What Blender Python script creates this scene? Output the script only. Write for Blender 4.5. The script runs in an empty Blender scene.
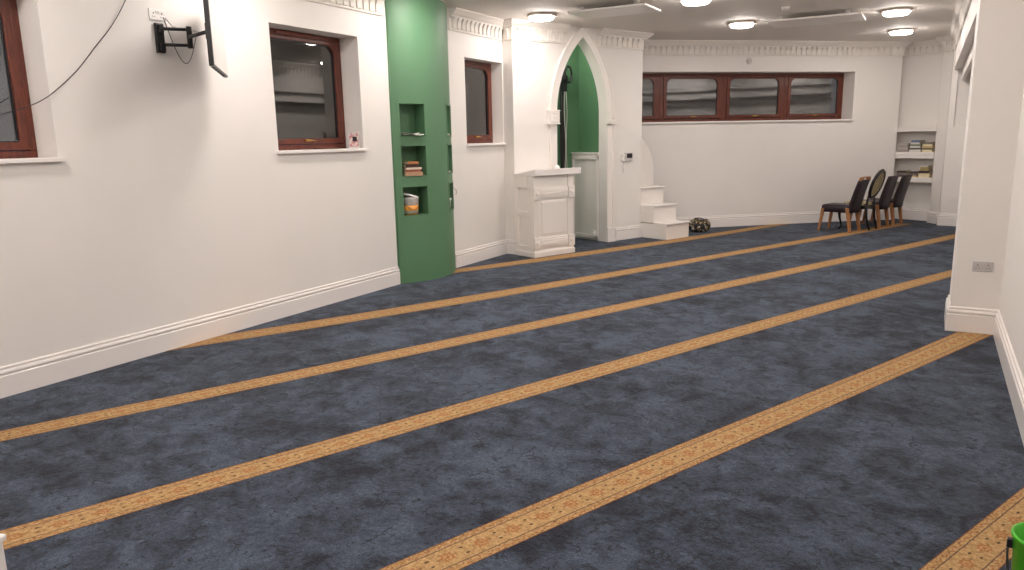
import bpy, bmesh, math, random
from mathutils import Vector, Matrix, Euler, noise
random.seed(7)
C = bpy.context.scene.collection
sc = bpy.context.scene

# ------------------------------------------------------------------ camera, light, exposure
CAM_Z = 1.7
F_PX, PITCH, ROLL, AZ = 741.807, 0.1943465, -0.0197870, 0.5146401
def cam_matrix():
    c, s = math.cos(PITCH), math.sin(PITCH)
    fw = Vector((0, c, -s)); up = Vector((0, s, c)); rt = Vector((1, 0, 0))
    cr, sr = math.cos(ROLL), math.sin(ROLL)
    x = cr*rt + sr*up; y = -sr*rt + cr*up; z = -fw
    Z = Matrix(((math.cos(AZ), -math.sin(AZ), 0), (math.sin(AZ), math.cos(AZ), 0), (0, 0, 1)))
    m = Z @ Matrix((x, y, z)).transposed()
    return Matrix.Translation((0, 0, CAM_Z)) @ m.to_4x4()
cd = bpy.data.cameras.new('camera'); cam = bpy.data.objects.new('camera', cd); C.objects.link(cam)
cam.matrix_world = cam_matrix(); cd.sensor_width = 36; cd.lens = F_PX/1024*36; cd.clip_start = 0.02
sc.camera = cam
w = bpy.data.worlds.new('night'); sc.world = w; w.use_nodes = True
w.node_tree.nodes['Background'].inputs[0].default_value = (0.10, 0.13, 0.2, 1)
w.node_tree.nodes['Background'].inputs[1].default_value = 0.06
sc.view_settings.view_transform = 'Standard'; sc.view_settings.look = 'None'
sc.view_settings.gamma = 1; sc.view_settings.use_curve_mapping = False
sc.view_settings.exposure = 2.25
LAMP_STRENGTH = 17.0
LAMP_COLOR = (1.0, 0.925, 0.875)

# ------------------------------------------------------------------ node helpers
def lin(c):
    return tuple((x/255/12.92 if x/255 <= .04045 else ((x/255+.055)/1.055)**2.4) for x in c)
class NT:
    def __init__(s, name):
        s.m = bpy.data.materials.new(name); s.m.use_nodes = True; s.t = s.m.node_tree
        s.b = s.t.nodes['Principled BSDF']; s.out = s.t.nodes['Material Output']
    def n(s, typ, **k):
        nd = s.t.nodes.new(typ)
        for a, b in k.items(): setattr(nd, a, b)
        return nd
    def l(s, a, b): s.t.links.new(a, b)
    def math(s, op, a, b=None, c=None, clamp=False):
        nd = s.n('ShaderNodeMath', operation=op); nd.use_clamp = clamp
        for i, v in enumerate((a, b, c)):
            if v is None: continue
            if isinstance(v, (int, float)): nd.inputs[i].default_value = v
            else: s.l(v, nd.inputs[i])
        return nd.outputs[0]
    def mix(s, f, a, b):
        nd = s.n('ShaderNodeMix', data_type='RGBA')
        for i, v in ((0, f), (6, a), (7, b)):
            if isinstance(v, (int, float)): nd.inputs[i].default_value = v
            elif isinstance(v, tuple): nd.inputs[i].default_value = (*v[:3], 1)
            else: s.l(v, nd.inputs[i])
        return nd.outputs[2]
    def noise(s, scale, detail=4, rough=.55, vec=None, dist=0):
        nd = s.n('ShaderNodeTexNoise'); nd.inputs['Scale'].default_value = scale
        nd.inputs['Detail'].default_value = detail; nd.inputs['Roughness'].default_value = rough
        nd.inputs['Distortion'].default_value = dist
        if vec is not None: s.l(vec, nd.inputs['Vector'])
        return nd.outputs['Fac']
    def coord(s, scale=(1, 1, 1), kind='Object', rot=(0, 0, 0)):
        tc = s.n('ShaderNodeTexCoord'); mp = s.n('ShaderNodeMapping'); mp.inputs['Scale'].default_value = scale
        mp.inputs['Rotation'].default_value = rot
        s.l(tc.outputs[kind], mp.inputs['Vector']); return mp.outputs[0]
    def ramp(s, f, lo, hi):
        nd = s.n('ShaderNodeMapRange'); nd.clamp = True
        nd.inputs[1].default_value = lo; nd.inputs[2].default_value = hi; s.l(f, nd.inputs[0]); return nd.outputs[0]
    def bump(s, h, strength=.3, dist=.01):
        nd = s.n('ShaderNodeBump'); nd.inputs['Strength'].default_value = strength; nd.inputs['Distance'].default_value = dist
        s.l(h, nd.inputs['Height']); s.l(nd.outputs[0], s.b.inputs['Normal'])
    def col(s, c):
        if isinstance(c, tuple): s.b.inputs['Base Color'].default_value = (*c, 1)
        else: s.l(c, s.b.inputs['Base Color'])
    def set(s, **k):
        for a, b in k.items(): s.b.inputs[a.replace('_', ' ')].default_value = b
def paint(name, rgb, rough=.6, var=.03, scale=3, bump=.04, bscale=60, metallic=0, spec=.5):
    t = NT(name); c = lin(rgb)
    nz = t.noise(scale, 3, .5, t.coord())
    t.col(t.mix(t.ramp(nz, .3, .7), tuple(x*(1-var) for x in c), tuple(min(1, x*(1+var)) for x in c)))
    t.set(Roughness=rough, Metallic=metallic); t.b.inputs['Specular IOR Level'].default_value = spec
    if bump: t.bump(t.noise(bscale, 3, .6, t.coord()), bump, .004)
    return t.m
M = {}
M['wall'] = paint('wall_paint', (231, 226, 221), .55, .015, 1.5, .05, 45)
M['ceiling'] = paint('ceiling_paint', (222, 216, 209), .7, .015, 1.2, .03, 40)
M['gloss'] = paint('white_gloss_paint', (236, 230, 226), .22, .01, 2, .02, 25)
M['satin'] = paint('white_satin_paint', (234, 228, 222), .4, .01, 2, .02, 30)
M['plaster'] = paint('cornice_plaster', (232, 226, 219), .6, .02, 6, .08, 70)
M['green'] = paint('green_paint', (88, 128, 94), .5, .03, 2, .03, 50)
M['green_bead'] = paint('green_bead', (96, 136, 102), .45, .02, 4, 0)
M['plastic'] = paint('white_plastic', (236, 232, 228), .3, .01, 8, 0)
M['grey_plastic'] = paint('grey_plastic', (195, 190, 188), .35, .01, 8, 0)
M['black'] = paint('black_metal', (26, 24, 26), .4, .05, 8, 0)
M['black_plastic'] = paint('black_plastic', (30, 28, 32), .35, .05, 8, 0)
M['dark_slot'] = paint('slot_black', (12, 11, 12), .6, .05, 8, 0)
M['cable'] = paint('cable_black', (38, 33, 34), .5, .05, 8, 0)
M['cable_white'] = paint('cable_white', (205, 200, 195), .5, .03, 8, 0)
M['chrome'] = paint('brushed_metal', (190, 180, 170), .28, .05, 30, 0, metallic=1)
M['brass'] = paint('brass', (200, 165, 105), .25, .05, 30, 0, metallic=1)
M['leather'] = paint('dark_leather', (34, 21, 28), .42, .12, 14, .15, 120)
M['ebony'] = paint('black_lacquer', (24, 20, 22), .3, .05, 8, 0)
M['bucket'] = paint('green_rubber', (70, 178, 30), .35, .04, 6, .02, 30)
M['paper'] = paint('paper', (225, 222, 214), .8, .03, 10, 0)
M['pages'] = paint('book_pages', (214, 200, 172), .8, .06, 60, 0)
M['dark_board'] = paint('void_backing', (30, 30, 34), .9, .02, 5, 0)

def wood(name, dark, light, rough=.35, scale=(3, 3, 30), spec=.5, wsc=1.0):
    t = NT(name); v = t.coord(scale)
    a = t.noise(2.2*wsc, 6, .6, v, 1.2)
    t.col(t.mix(t.ramp(a, .3, .7), lin(dark), lin(light)))
    t.set(Roughness=rough); t.bump(a, .06, .003); return t.m
M['mahogany'] = wood('mahogany_frame', (74, 34, 25), (118, 58, 40), .32, (14, 14, 2.5))
M['mahogany_h'] = wood('mahogany_rail', (92, 40, 26), (140, 66, 40), .32, (14, 2, 14))
M['oak'] = wood('light_oak', (146, 96, 58), (178, 126, 82), .4, (25, 25, 4))
M['dark_wood'] = wood('dark_wood', (70, 40, 28), (96, 56, 38), .4, (4, 20, 20))

def glass_mat():
    t = NT('window_glass'); nt = t.t
    fr = t.n('ShaderNodeFresnel'); fr.inputs[0].default_value = 1.6
    tr = t.n('ShaderNodeBsdfTransparent'); tr.inputs[0].default_value = (.72, .74, .76, 1)
    gl = t.n('ShaderNodeBsdfGlossy'); gl.inputs['Roughness'].default_value = .015; gl.inputs[0].default_value = (.95, .95, .95, 1)
    mx = t.n('ShaderNodeMixShader'); f2 = t.math('MULTIPLY_ADD', fr.outputs[0], 1.6, .05, clamp=True)
    t.l(f2, mx.inputs[0]); t.l(tr.outputs[0], mx.inputs[1]); t.l(gl.outputs[0], mx.inputs[2])
    t.l(mx.outputs[0], t.out.inputs[0]); return t.m
M['glass'] = glass_mat()
def screen_mat():
    t = NT('tv_screen_gloss'); t.col(lin((120, 114, 112))); t.set(Roughness=.16, IOR=2.6)  # pale grey base colour paints in part of the white wall's reflection
    t.b.inputs['Coat Weight'].default_value = 1; t.b.inputs['Coat IOR'].default_value = 2.0
    t.b.inputs['Coat Roughness'].default_value = .1
    return t.m
M['screen'] = screen_mat()
def emis(name, col, st):
    t = NT(name); t.col((.9, .88, .85)); t.b.inputs['Emission Color'].default_value = (*col, 1)
    t.b.inputs['Emission Strength'].default_value = st; return t.m
M['lamp'] = emis('lamp_diffuser', LAMP_COLOR, LAMP_STRENGTH)
M['lamp_small'] = emis('small_lamp_diffuser', LAMP_COLOR, LAMP_STRENGTH*3)
M['rim'] = paint('satin_metal_rim', (214, 200, 190), .4, .02, 10, 0, metallic=.6)

def carpet():
    t = NT('blue_carpet'); v = t.coord((1, 1, 1), rot=(0, 0, math.radians(23)))
    big = t.noise(1.5, 4, .6, v, .5)
    mid = t.noise(5.5, 5, .62, v, .8)
    fine = t.noise(34, 4, .7, v)
    pile = t.noise(110, 3, .75, v)
    f = t.math('MULTIPLY_ADD', big, .42, t.math('MULTIPLY_ADD', mid, .50, t.math('MULTIPLY', fine, .24)))
    base = t.mix(t.ramp(f, .49, .66), lin((13, 20, 37)), lin((70, 82, 99)))
    # short dark flecks where the pile opens
    wp = t.n('ShaderNodeVectorMath', operation='ADD'); wn = t.n('ShaderNodeTexNoise'); wn.inputs['Scale'].default_value = 9; wn.inputs['Detail'].default_value = 4
    t.l(v, wn.inputs['Vector']); ws = t.n('ShaderNodeVectorMath', operation='SCALE'); ws.inputs['Scale'].default_value = .16
    t.l(wn.outputs['Color'], ws.inputs[0]); t.l(v, wp.inputs[0]); t.l(ws.outputs[0], wp.inputs[1])
    vo = t.n('ShaderNodeTexVoronoi', feature='DISTANCE_TO_EDGE'); vo.inputs['Scale'].default_value = 11; t.l(wp.outputs[0], vo.inputs['Vector'])
    ln = t.ramp(vo.outputs['Distance'], .065, .02)
    gate = t.ramp(t.noise(9.0, 3, .6, v, .3), .52, .58)
    fk = t.math('MULTIPLY', ln, gate)
    c2 = t.mix(t.math('MULTIPLY', fk, .9), base, lin((12, 17, 30)))
    grain = t.math('MULTIPLY_ADD', t.ramp(pile, .36, .64), .9, .50)
    g2 = t.math('MULTIPLY_ADD', t.ramp(t.noise(42, 4, .7, v), .36, .64), .5, .76)
    gr = t.math('MULTIPLY', grain, g2)
    vm = t.n('ShaderNodeVectorMath', operation='SCALE'); t.l(c2, vm.inputs[0]); t.l(gr, vm.inputs['Scale'])
    c3 = vm.outputs[0]
    t.col(c3); t.set(Roughness=.95); t.b.inputs['Specular IOR Level'].default_value = .15
    t.b.inputs['Sheen Weight'].default_value = .12; t.b.inputs['Sheen Roughness'].default_value = .5
    h = t.math('ADD', pile, t.math('MULTIPLY', fine, 1.4))
    t.bump(h, .8, .012); return t.m
M['carpet'] = carpet()

def border():
    """woven gold border: u runs along in metres, v across 0..1"""
    t = NT('gold_carpet_border'); uv = t.n('ShaderNodeUVMap'); sp = t.n('ShaderNodeSeparateXYZ'); t.l(uv.outputs[0], sp.inputs[0])
    u, v = sp.outputs[0], sp.outputs[1]
    u = t.math('ADD', u, t.math('MULTIPLY_ADD', t.noise(22, 2, .5, t.coord()), .022, -.011))
    v = t.math('ADD', v, t.math('MULTIPLY_ADD', t.noise(26, 2, .5, t.coord((1, 1, 1), rot=(0, 0, 1))), .05, -.025))
    W = .19
    gold = t.mix(t.ramp(t.noise(40, 3, .7, t.coord()), .35, .65), lin((150, 118, 76)), lin((188, 154, 108)))
    brown = lin((104, 64, 44)); dark = lin((44, 38, 36)); rust = lin((150, 88, 50))
    av = t.math('ABSOLUTE', t.math('SUBTRACT', v, .5))        # 0 centre .. .5 edge
    def band(x, c, wd):  # 1 inside |x-c|<wd
        return t.ramp(t.math('ABSOLUTE', t.math('SUBTRACT', x, c)), wd, wd*.6)
    # rosettes every P metres
    P = .175
    def cell(off):
        q = t.math('ADD', t.math('DIVIDE', u, P), off)
        fr = t.math('SUBTRACT', t.math('FRACT', q), .5)
        return t.math('MULTIPLY', fr, P)
    x = cell(0.0); y = t.math('MULTIPLY', t.math('SUBTRACT', v, .5), W)
    r = t.math('SQRT', t.math('ADD', t.math('MULTIPLY', x, x), t.math('MULTIPLY', t.math('MULTIPLY', y, y), 1.5)))
    th = t.math('ARCTAN2', y, x)
    pet = t.math('MULTIPLY_ADD', t.math('COSINE', t.math('MULTIPLY', th, 8)), .006, .030)
    ring = t.ramp(t.math('ABSOLUTE', t.math('SUBTRACT', r, t.math('MULTIPLY', pet, .82))), .0085, .004)
    core = t.ramp(r, .012, .007)
    ros = t.math('MAXIMUM', ring, core)
    col = t.mix(t.math('MULTIPLY', ros, .75), gold, rust)
    # dark dots in pairs between rosettes
    def dots(off, yy, rx, ry):
        xx = cell(off); ay = t.math('SUBTRACT', t.math('ABSOLUTE', y), yy)
        rr = t.math('ADD', t.math('POWER', t.math('DIVIDE', xx, rx), 2), t.math('POWER', t.math('DIVIDE', ay, ry), 2))
        return t.ramp(rr, 1.3, .6)
    col = t.mix(t.math('MULTIPLY', dots(.5, .021, .010, .0055), .85), col, dark)
    col = t.mix(t.math('MULTIPLY', dots(.25, .0, .007, .007), .6), col, brown)
    col = t.mix(t.math('MULTIPLY', dots(.75, .0, .007, .007), .6), col, brown)
    # guard bands with zigzag leaf motif
    sn = t.math('SINE', t.math('MULTIPLY', u, 2*math.pi/.058))
    zz = t.math('MULTIPLY_ADD', sn, .035, .395)
    col = t.mix(t.math('MULTIPLY', band(t.math('ADD', av, 0), 0, .0), 0), col, gold)
    g = t.ramp(t.math('ABSOLUTE', t.math('SUBTRACT', av, zz)), .026, .012)
    col = t.mix(t.math('MULTIPLY', g, .5), col, rust)
    sp2 = t.ramp(t.noise(75, 3, .85, t.coord()), .52, .62)
    gd = t.math('MULTIPLY', sp2, t.math('MULTIPLY_ADD', t.ramp(av, .30, .33), .5, .5))
    col = t.mix(t.math('MULTIPLY', gd, .95), col, brown)
    # thin lines and edge
    col = t.mix(t.math('MULTIPLY', band(av, .295, .018), .9), col, lin((84, 66, 60)))
    col = t.mix(t.math('MULTIPLY', t.ramp(av, .47, .482), .85), col, lin((104, 54, 42)))
    t.col(col); t.set(Roughness=.9); t.b.inputs['Specular IOR Level'].default_value = .15
    t.bump(t.noise(170, 2, .6, t.coord()), .5, .006); return t.m
M['border'] = border()

def striped():
    t = NT('striped_upholstery'); v = t.coord((1, 1, 1)); wv = t.n('ShaderNodeTexWave'); wv.inputs['Scale'].default_value = 9
    wv.bands_direction = 'Y'; t.l(v, wv.inputs['Vector'])
    t.col(t.mix(t.ramp(wv.outputs['Fac'], .35, .65), lin((206, 192, 152)), lin((110, 98, 66)))); t.set(Roughness=.7); return t.m
M['striped'] = striped()
def patterned():
    t = NT('patterned_cloth'); v = t.coord((1, 1, 1)); vo = t.n('ShaderNodeTexVoronoi'); vo.inputs['Scale'].default_value = 22
    t.l(v, vo.inputs['Vector'])
    n1 = t.noise(26, 3, .6, v)
    c = t.mix(t.ramp(vo.outputs['Distance'], .25, .42), lin((172, 150, 96)), lin((26, 22, 24)))
    c = t.mix(t.ramp(n1, .52, .6), c, lin((18, 16, 20))); c = t.mix(t.ramp(t.noise(14, 2, .5, v), .6, .68), c, lin((190, 184, 170)))
    t.col(c); t.set(Roughness=.6); return t.m
M['patterned'] = patterned()
def cloth(name, a, b):
    t = NT(name); t.col(t.mix(t.ramp(t.noise(3, 3, .5, t.coord()), .3, .7), lin(a), lin(b))); t.set(Roughness=.75)
    t.bump(t.noise(30, 3, .6, t.coord()), .1, .004); return t.m
M['sheet'] = cloth('grey_sheet', (98, 93, 96), (134, 129, 128))

# ------------------------------------------------------------------ mesh helpers
class MB:
    def __init__(s): s.v = []; s.f = []; s.mi = []; s.cur = 0; s.sm = []; s.uv = {}
    def add(s, vs, fs, smooth=False):
        o = len(s.v); s.v += [tuple(x) for x in vs]
        for f in fs: s.f.append(tuple(i+o for i in f)); s.mi.append(s.cur); s.sm.append(smooth)
        return s
    def box(s, x0, x1, y0, y1, z0, z1, M4=None):
        vs = [Vector((x, y, z)) for z in (z0, z1) for y in (y0, y1) for x in (x0, x1)]
        if M4 is not None: vs = [M4 @ v for v in vs]
        return s.add(vs, [(0, 2, 3, 1), (4, 5, 7, 6), (0, 1, 5, 4), (2, 6, 7, 3), (0, 4, 6, 2), (1, 3, 7, 5)])
    def prism(s, poly, ax, a, b, smooth=False):
        """poly: 2-D points; ax: axis of extrusion ('x','y','z'); a,b extents"""
        def P(p, t):
            return {'x': (t, p[0], p[1]), 'y': (p[0], t, p[1]), 'z': (p[0], p[1], t)}[ax]
        n = len(poly); vs = [P(p, a) for p in poly]+[P(p, b) for p in poly]
        s.add(vs, [tuple(range(n))[::-1], tuple(range(n, 2*n))])
        s.add(vs, [(i, (i+1) % n, n+(i+1) % n, n+i) for i in range(n)], smooth); return s
    def ring(s, outer, inner, ax, a, b, open_=False):
        """extruded band between two polylines of equal length"""
        def P(p, t):
            return {'x': (t, p[0], p[1]), 'y': (p[0], t, p[1]), 'z': (p[0], p[1], t)}[ax]
        n = len(outer); vs = [P(p, a) for p in outer]+[P(p, a) for p in inner]+[P(p, b) for p in outer]+[P(p, b) for p in inner]
        R = range(n-1) if open_ else range(n)
        fs = []
        for i in R:
            j = (i+1) % n
            fs += [(i, j, n+j, n+i), (2*n+i, 3*n+i, 3*n+j, 2*n+j), (i, 2*n+i, 2*n+j, j), (n+i, n+j, 3*n+j, 3*n+i)]
        if open_:
            for i in (0, n-1): fs.append((i, n+i, 3*n+i, 2*n+i))
        return s.add(vs, fs)
    def lathe(s, prof, seg=24, c=(0, 0, 0), ax='z', smooth=True, M4=None):
        vs = []; m = len(prof)
        for k in range(seg):
            a = 2*math.pi*k/seg
            for r, h in prof:
                p = Vector((r*math.cos(a), r*math.sin(a), h))
                if ax == 'x': p = Vector((p.z, p.x, p.y))
                if ax == 'y': p = Vector((p.x, p.z, p.y))
                if M4 is not None: p = M4 @ p
                vs.append((p.x+c[0], p.y+c[1], p.z+c[2]))
        fs = [(k*m+i, ((k+1) % seg)*m+i, ((k+1) % seg)*m+i+1, k*m+i+1) for k in range(seg) for i in range(m-1)]
        fs2 = [tuple(k*m for k in range(seg))[::-1], tuple(k*m+m-1 for k in range(seg))]
        o = len(s.v); s.add(vs, fs, smooth)
        for f in fs2: s.f.append(tuple(i+o for i in f)); s.mi.append(s.cur); s.sm.append(False)
        return s
    def tube(s, pts, r, seg=8, sect=None):
        pts = [Vector(p) for p in pts]; n = len(pts); rr = r if isinstance(r, (list, tuple)) else [r]*n
        up = Vector((0, 0, 1)); vs = []
        t0 = (pts[1]-pts[0]).normalized(); a = t0.cross(up)
        if a.length < .1: a = t0.cross(Vector((1, 0, 0)))
        a.normalize()
        for i, p in enumerate(pts):
            t = (pts[min(i+1, n-1)]-pts[max(i-1, 0)]).normalized()
            a = (a-t*a.dot(t)).normalized(); b = t.cross(a)
            for k in range(seg):
                an = 2*math.pi*k/seg
                vs.append(p+(a*math.cos(an)+b*math.sin(an))*rr[i])
        fs = [(i*seg+k, i*seg+(k+1) % seg, (i+1)*seg+(k+1) % seg, (i+1)*seg+k) for i in range(n-1) for k in range(seg)]
        s.add(vs, fs, True)
        o = len(s.v)-len(vs)
        for f in (tuple(range(seg))[::-1], tuple((n-1)*seg+k for k in range(seg))):
            s.f.append(tuple(i+o for i in f)); s.mi.append(s.cur); s.sm.append(False)
        return s
    def loft(s, sections, smooth=True, cap=True):
        m = len(sections[0]); vs = [v for q in sections for v in q]
        fs = [(i*m+k, i*m+(k+1) % m, (i+1)*m+(k+1) % m, (i+1)*m+k) for i in range(len(sections)-1) for k in range(m)]
        s.add(vs, fs, smooth); o = len(s.v)-len(vs)
        if cap:
            for f in (tuple(range(m))[::-1], tuple((len(sections)-1)*m+k for k in range(m))):
                s.f.append(tuple(i+o for i in f)); s.mi.append(s.cur); s.sm.append(False)
        return s
    def sheet(s, fn, nu, nv, th=None, smooth=True):
        vs = [fn(i/nu, j/nv) for i in range(nu+1) for j in range(nv+1)]
        fs = [(i*(nv+1)+j, (i+1)*(nv+1)+j, (i+1)*(nv+1)+j+1, i*(nv+1)+j+1) for i in range(nu) for j in range(nv)]
        return s.add(vs, fs, smooth)
    def build(s, name, mats, parent=None, bevel=0, kind=None, subsurf=0, solid=0):
        me = bpy.data.meshes.new(name); me.from_pydata(s.v, [], s.f)
        if not isinstance(mats, (list, tuple)): mats = [mats]
        for m in mats: me.materials.append(m)
        for p, mi, sm in zip(me.polygons, s.mi, s.sm): p.material_index = mi; p.use_smooth = sm
        bm = bmesh.new(); bm.from_mesh(me); bmesh.ops.recalc_face_normals(bm, faces=bm.faces); bm.to_mesh(me); bm.free()
        me.update()
        o = bpy.data.objects.new(name, me); C.objects.link(o)
        if parent is not None: o.parent = parent
        if solid:
            d = o.modifiers.new('solidify', 'SOLIDIFY'); d.thickness = solid; d.offset = 0
        if bevel:
            d = o.modifiers.new('bevel', 'BEVEL'); d.width = bevel; d.segments = 2; d.limit_method = 'ANGLE'; d.angle_limit = math.radians(40)
        if subsurf:
            d = o.modifiers.new('subsurf', 'SUBSURF'); d.levels = subsurf; d.render_levels = subsurf
        if kind: o['kind'] = kind
        return o
def tag(o, label, cat, group=None, kind=None):
    o['label'] = label; o['category'] = cat
    if group: o['group'] = group
    if kind: o['kind'] = kind
    return o
def thing(name, label, cat, loc=(0, 0, 0), rotz=0, group=None):
    o = bpy.data.objects.new(name, None); C.objects.link(o); o.location = loc; o.rotation_euler = (0, 0, rotz)
    o.empty_display_size = .1
    return tag(o, label, cat, group)
def struct(o): o['kind'] = 'structure'; return o
def dup(root, loc, rotz=None, label=None, group=None):
    r = root.copy(); C.objects.link(r); r.location = loc
    if rotz is not None: r.rotation_euler = (0, 0, rotz)
    if label: r['label'] = label
    if group: r['group'] = group
    for ch in list(root.children):
        c = ch.copy(); C.objects.link(c); c.parent = r
        for g in list(ch.children):
            e = g.copy(); C.objects.link(e); e.parent = c
    return r
def rot2(p, a): return (p[0]*math.cos(a)-p[1]*math.sin(a), p[0]*math.sin(a)+p[1]*math.cos(a))

# ------------------------------------------------------------------ plan of the room (metres, camera above the origin)
CEIL = 3.35
XL = -5.55
dS = Vector((.3875, .9219)); nS = Vector((-.9219, .3875))          # qibla wall direction and its depth direction
L0 = Vector((-5.365, 9.63))
A_S = math.atan2(dS.y, dS.x)
def S(s, n): return L0+dS*s+nS*n
BL_LEN = 2.723
J = Vector((XL, 9.665)); Lc = S(0, 0); Rc = S(BL_LEN, 0)
K = S(BL_LEN, .93)
Mw = Vector((-2.717, 14.665)); fW = Vector((.75, .6614)); nW = Vector((-.6614, .75))
Bend = Mw+fW*2.04
AlA = Vector((-.66, 16.32)); AlB = Vector((0.0, 16.02))
aD = (AlB-AlA).normalized(); aN = Vector((-aD.y, aD.x)); AL_D = .26
P1 = Vector((.15, 15.80)); P2 = Vector((.165, 15.60)); P3 = Vector((.60, 15.50))
PIL = (.222, 7.28, 7.80)       # pillar left x, front y, back y
XR = .575

def wall_seg(name, P, Q, z0, z1, th, holes=(), mat='wall', ext0=0, ext1=0):
    """wall whose room face runs P->Q with the room on the right; thickness goes left"""
    P = Vector(P[:2]); Q = Vector(Q[:2]); d = (Q-P); Ln = d.length; d.normalize(); nn = Vector((-d.y, d.x))
    ss = sorted({-ext0, Ln+ext1, *[h[0] for h in holes], *[h[1] for h in holes]})
    zs = sorted({z0, z1, *[h[2] for h in holes], *[h[3] for h in holes]})
    mb = MB()
    def pt(s, n, z): q = P+d*s+nn*n; return (q.x, q.y, z)
    for i in range(len(ss)-1):
        for j in range(len(zs)-1):
            sm, zm = (ss[i]+ss[i+1])/2, (zs[j]+zs[j+1])/2
            if any(h[0] < sm < h[1] and h[2] < zm < h[3] for h in holes): continue
            for n in (0, th):
                mb.add([pt(ss[i], n, zs[j]), pt(ss[i+1], n, zs[j]), pt(ss[i+1], n, zs[j+1]), pt(ss[i], n, zs[j+1])], [(0, 1, 2, 3)])
    for h in list(holes)+[(-ext0, Ln+ext1, z0, z1)]:
        a, b, c, e = h
        for (s1, q1), (s2, q2) in (((a, c), (b, c)), ((b, c), (b, e)), ((b, e), (a, e)), ((a, e), (a, c))):
            mb.add([pt(s1, 0, q1), pt(s2, 0, q2), pt(s2, th, q2), pt(s1, th, q1)], [(0, 1, 2, 3)])
    me = mb
    o = me.build(name, M[mat], kind='structure')
    bm = bmesh.new(); bm.from_mesh(o.data); bmesh.ops.remove_doubles(bm, verts=bm.verts, dist=1e-5)
    bmesh.ops.recalc_face_normals(bm, faces=bm.faces); bm.to_mesh(o.data); bm.free()
    return o

# ---- floor: carpet with woven borders
def edge(lo, hi, *c):
    """carpet border edge: x as a polynomial of y inside lo..hi, straight beyond"""
    def p(y): 
        v = 0
        for k in c: v = v*y+k
        return v
    def f(y):
        if y < lo: return p(lo)+.42*(y-lo)
        if y > hi: return p(hi)+.42*(y-hi)
        return p(y)
    return f
bands = [  # the two edges of each woven border, y range
    (edge(0, 9, .421, -1.225), edge(0, 9, .421, -1.010), 1.2, 6.0),
    (edge(2, 7.3, -.00219, .03158, .27497, -2.52563), edge(2, 7.3, -.00064, .00937, .37535, -2.42123), -1.5, 7.8),
    (edge(1.4, 10.7, .00011, .00006, .41334, -4.20303), edge(1.4, 10.3, -.00001, .00168, .40818, -3.97187), -1.5, 11.9),
    (edge(2, 14.5, -.00049, .44255, -5.84191), edge(2, 14, -.00122, .45669, -5.6456), -1.5, 15.0),
    (edge(4.2, 13.5, .00047, -.01558, .60421, -7.92093), edge(3.9, 13.0, .0015, -.0422, .81188, -8.10067), 3.6, 15.7),
    (edge(8, 15, -.00676, .59056, -9.86814), edge(8, 14.4, -.0136, .73728, -10.31642), 7.9, 15.2)]
fl = MB()
fl.add([(-6.6, -2.6, 0), (2.2, -2.6, 0), (2.2, 17.2, 0), (-6.6, 17.2, 0)], [(0, 1, 2, 3)])
fl.add([(-6.6, -2.6, -.1), (2.2, -2.6, -.1), (2.2, 17.2, -.1), (-6.6, 17.2, -.1)], [(0, 3, 2, 1)])
fl.cur = 1; uvs = []
for f1, f2, y0, y1 in bands:
    n = 60; vs = []
    for i in range(n+1):
        y = y0+(y1-y0)*i/n
        vs += [(f1(y), y, .0015), (f2(y)+.08*0, y, .0015)]
    fl.add(vs, [(2*i, 2*i+1, 2*i+3, 2*i+2) for i in range(n)])
floor = fl.build('floor', [M['carpet'], M['border']], kind='structure')
uvl = floor.data.uv_layers.new(name='UVMap')
for p in floor.data.polygons:
    for li in p.loop_indices:
        co = floor.data.vertices[floor.data.loops[li].vertex_index].co
        u = co.dot(Vector((.3875, .9219, 0))); vv = 0
        if p.material_index == 1:
            c = p.center; best = min(range(len(bands)), key=lambda k: abs((bands[k][0](c.y)+bands[k][1](c.y))/2-c.x))
            a, b = bands[best][0](co.y), bands[best][1](co.y); vv = (co.x-a)/(b-a)
        uvl.data[li].uv = (u, vv)

cb = MB(); cb.box(-6.6, 2.2, -2.6, 17.2, CEIL, CEIL+.1); cb.build('ceiling', M['ceiling'], kind='structure')

# ---- walls
TH = .36
W1 = (1.905, 3.155, 1.63, 2.82); W2 = (5.27, 6.52, 1.63, 2.82); W3 = (8.65, 9.645, 1.645, 2.78)
Y0 = -2.2
wall_seg('wall_left', (XL, Y0), (XL, 7.03), 0, CEIL, TH, [(W1[0]-Y0, W1[1]-Y0, W1[2], W1[3]), (W2[0]-Y0, W2[1]-Y0, W2[2], W2[3])], ext0=.2)
wall_seg('wall_left_far', (XL, 8.24), J, 0, CEIL, TH, [(W3[0]-8.24, W3[1]-8.24, W3[2], W3[3])])
wall_seg('wall_rear', (XR+.3, Y0), (XL-.3, Y0), 0, CEIL, .15)
# qibla block: return, front with pointed opening, recess, right return
T_F = .17; SA, SB, SM = .81, 1.89, 1.35; ZS = 2.05; RA = 1.498
def arch_pts(rad, cx0, cx1, z0, zmax=99, n=14, bottom=0.0):
    """pointed arch outline, left foot -> apex -> right foot; circle centres at cx0 (for the left arc) and cx1"""
    L = []
    zt = math.sqrt(rad*rad-(cx0-SM)**2)
    a1 = math.asin(min(1, zt/rad))
    for i in range(n+1):
        a = a1*i/n
        L.append((cx0-rad*math.cos(a), min(z0+rad*math.sin(a), zmax)))
    Rr = [(2*SM-p[0], p[1]) for p in L[::-1]][1:]
    return [(L[0][0], bottom)]+L+Rr+[(Rr[-1][0], bottom)]
cxL = SA+RA; cxR = SB-RA
inner = arch_pts(RA, cxL, cxR, ZS)
blk = MB()
poly = [(0, 0)]+inner+[(BL_LEN, 0), (BL_LEN, CEIL), (0, CEIL)]
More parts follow.
